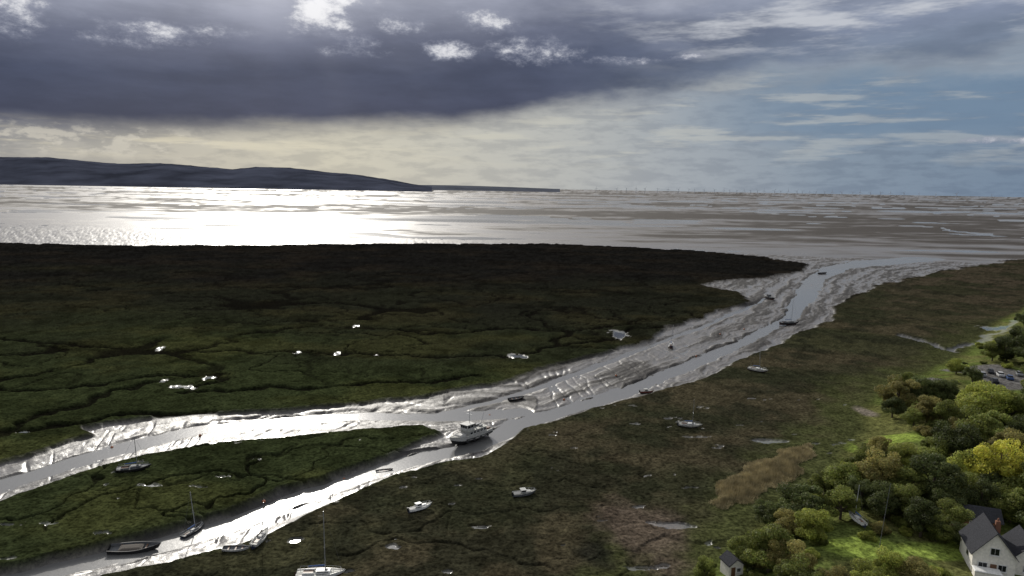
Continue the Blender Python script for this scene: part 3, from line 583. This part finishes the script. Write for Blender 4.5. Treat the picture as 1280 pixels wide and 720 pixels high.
col_=MIX(dk,band,deckc)
wis=M('MULTIPLY',M('MULTIPLY',MR(NOISE(.11,.6,5,.64,31.),.46,.68),MR(el,8.5,12)),MR(az,0,18)); col_=MIX(M('MULTIPLY',wis,.75),col_,(.62,.64,.68))
puff=None
for x,y,rx2,ry2,a_ in [(400,14,3.0,1.9,1.45),(415,-8,3.0,1.6,1.35),(605,26,3.0,1.0,1.12),(560,62,2.4,.9,1.02),(665,64,3.6,1.1,1.1),(445,58,3.2,.9,.92),(185,42,3.8,1.0,.95),(120,44,1.8,.6,.85),(15,6,3.6,1.7,1.15),(285,38,2.2,.7,.85),(780,76,3.0,.4,.9),(858,70,2.0,.4,.9),(505,32,3.2,.8,.9),(1252,175,2.4,.3,.95),(955,178,1.8,.3,.8)]:
    A0,E0=azel(x,y); vm=N.new("ShaderNodeCombineXYZ"); Lk.new(M('MULTIPLY_ADD',az,1/rx2,-A0/rx2),vm.inputs[0]); Lk.new(M('MULTIPLY_ADD',el,1/ry2,-E0/ry2),vm.inputs[1])
    dd_=N.new("ShaderNodeVectorMath"); dd_.operation='LENGTH'; Lk.new(vm.outputs[0],dd_.inputs[0]); g=MR(dd_.outputs["Value"],1.9,0,0,a_); puff=g if puff is None else M('MAXIMUM',puff,g)
pnz=NOISE(.36,.62,7,.70,43.)
pd=M('ADD',puff,M('MULTIPLY',M('SUBTRACT',pnz,.5),3.2)); pm=M('MULTIPLY',MR(pd,.42,1.25),MR(puff,.08,.55))
pc=MIX(MR(pd,.7,1.6),(.29,.31,.39),(.88,.88,.90)); col_=MIX(M('MULTIPLY',pm,.92),col_,pc)
lowc=M('MULTIPLY',M('MULTIPLY',MR(NOISE(.5,1.1,5,.6,50.),.48,.60),MR(az,-18,-28)),M('MULTIPLY',MR(el,1.4,2.2),MR(el,4.2,3.2))); col_=MIX(M('MULTIPLY',lowc,.55),col_,(.66,.62,.53))
dn=N.new("ShaderNodeVectorMath"); dn.operation='DOT_PRODUCT'; Lk.new(nv.outputs[0],dn.inputs[0]); dn.inputs[1].default_value=tuple(sd)
ang=M('MULTIPLY',M('ARCCOSINE',M('MINIMUM',dn.outputs["Value"],.99999)),57.2958)
hi=MR(el,14.8,24); col_=MIX(hi,col_,MIX(MR(n12,.35,.65),(.42,.44,.50),(1.0,1.0,1.0)))
glow=M('MULTIPLY',M('EXPONENT',M('MULTIPLY',M('POWER',M('DIVIDE',ang,6.5),2.0),-1.0)),2.2)
glow3=M('MULTIPLY',M('MULTIPLY',M('EXPONENT',M('MULTIPLY',M('DIVIDE',ang,18.),-1.0)),1.8),hi)
th=M('ARCTAN2',M('SUBTRACT',az,math.degrees(SAZ)),M('SUBTRACT',el,math.degrees(SEL)))
cb=N.new("ShaderNodeCombineXYZ"); Lk.new(M('SINE',th),cb.inputs[0]); Lk.new(M('COSINE',th),cb.inputs[1]); nbm=N.new("ShaderNodeTexNoise"); nbm.inputs["Scale"].default_value=5; nbm.inputs["Detail"].default_value=1; Lk.new(cb.outputs[0],nbm.inputs["Vector"])
beam=M('MULTIPLY',M('MULTIPLY',MR(nbm.outputs["Fac"],.38,.75),M('EXPONENT',M('MULTIPLY',M('DIVIDE',ang,11.),-1.0))),.05)
glow2=M('ADD',M('ADD',M('MULTIPLY',M('EXPONENT',M('MULTIPLY',M('DIVIDE',ang,9.),-1.0)),.08),beam),glow3)
gc=N.new("ShaderNodeCombineColor"); gt=M('ADD',glow,glow2)
Lk.new(gt,gc.inputs[0]); Lk.new(M('MULTIPLY',gt,.97),gc.inputs[1]); Lk.new(M('MULTIPLY',gt,.96),gc.inputs[2])
col_=MIX(1.0,col_,gc.outputs[0],'ADD')
cf=MR(el,18,50,.02,.35); fin=MIX(cf,col_,clear)
below=MR(el,-.6,-3); fin=MIX(below,fin,(.05,.05,.05))
Lk.new(fin,bg.inputs["Color"]); bg.inputs["Strength"].default_value=1.0
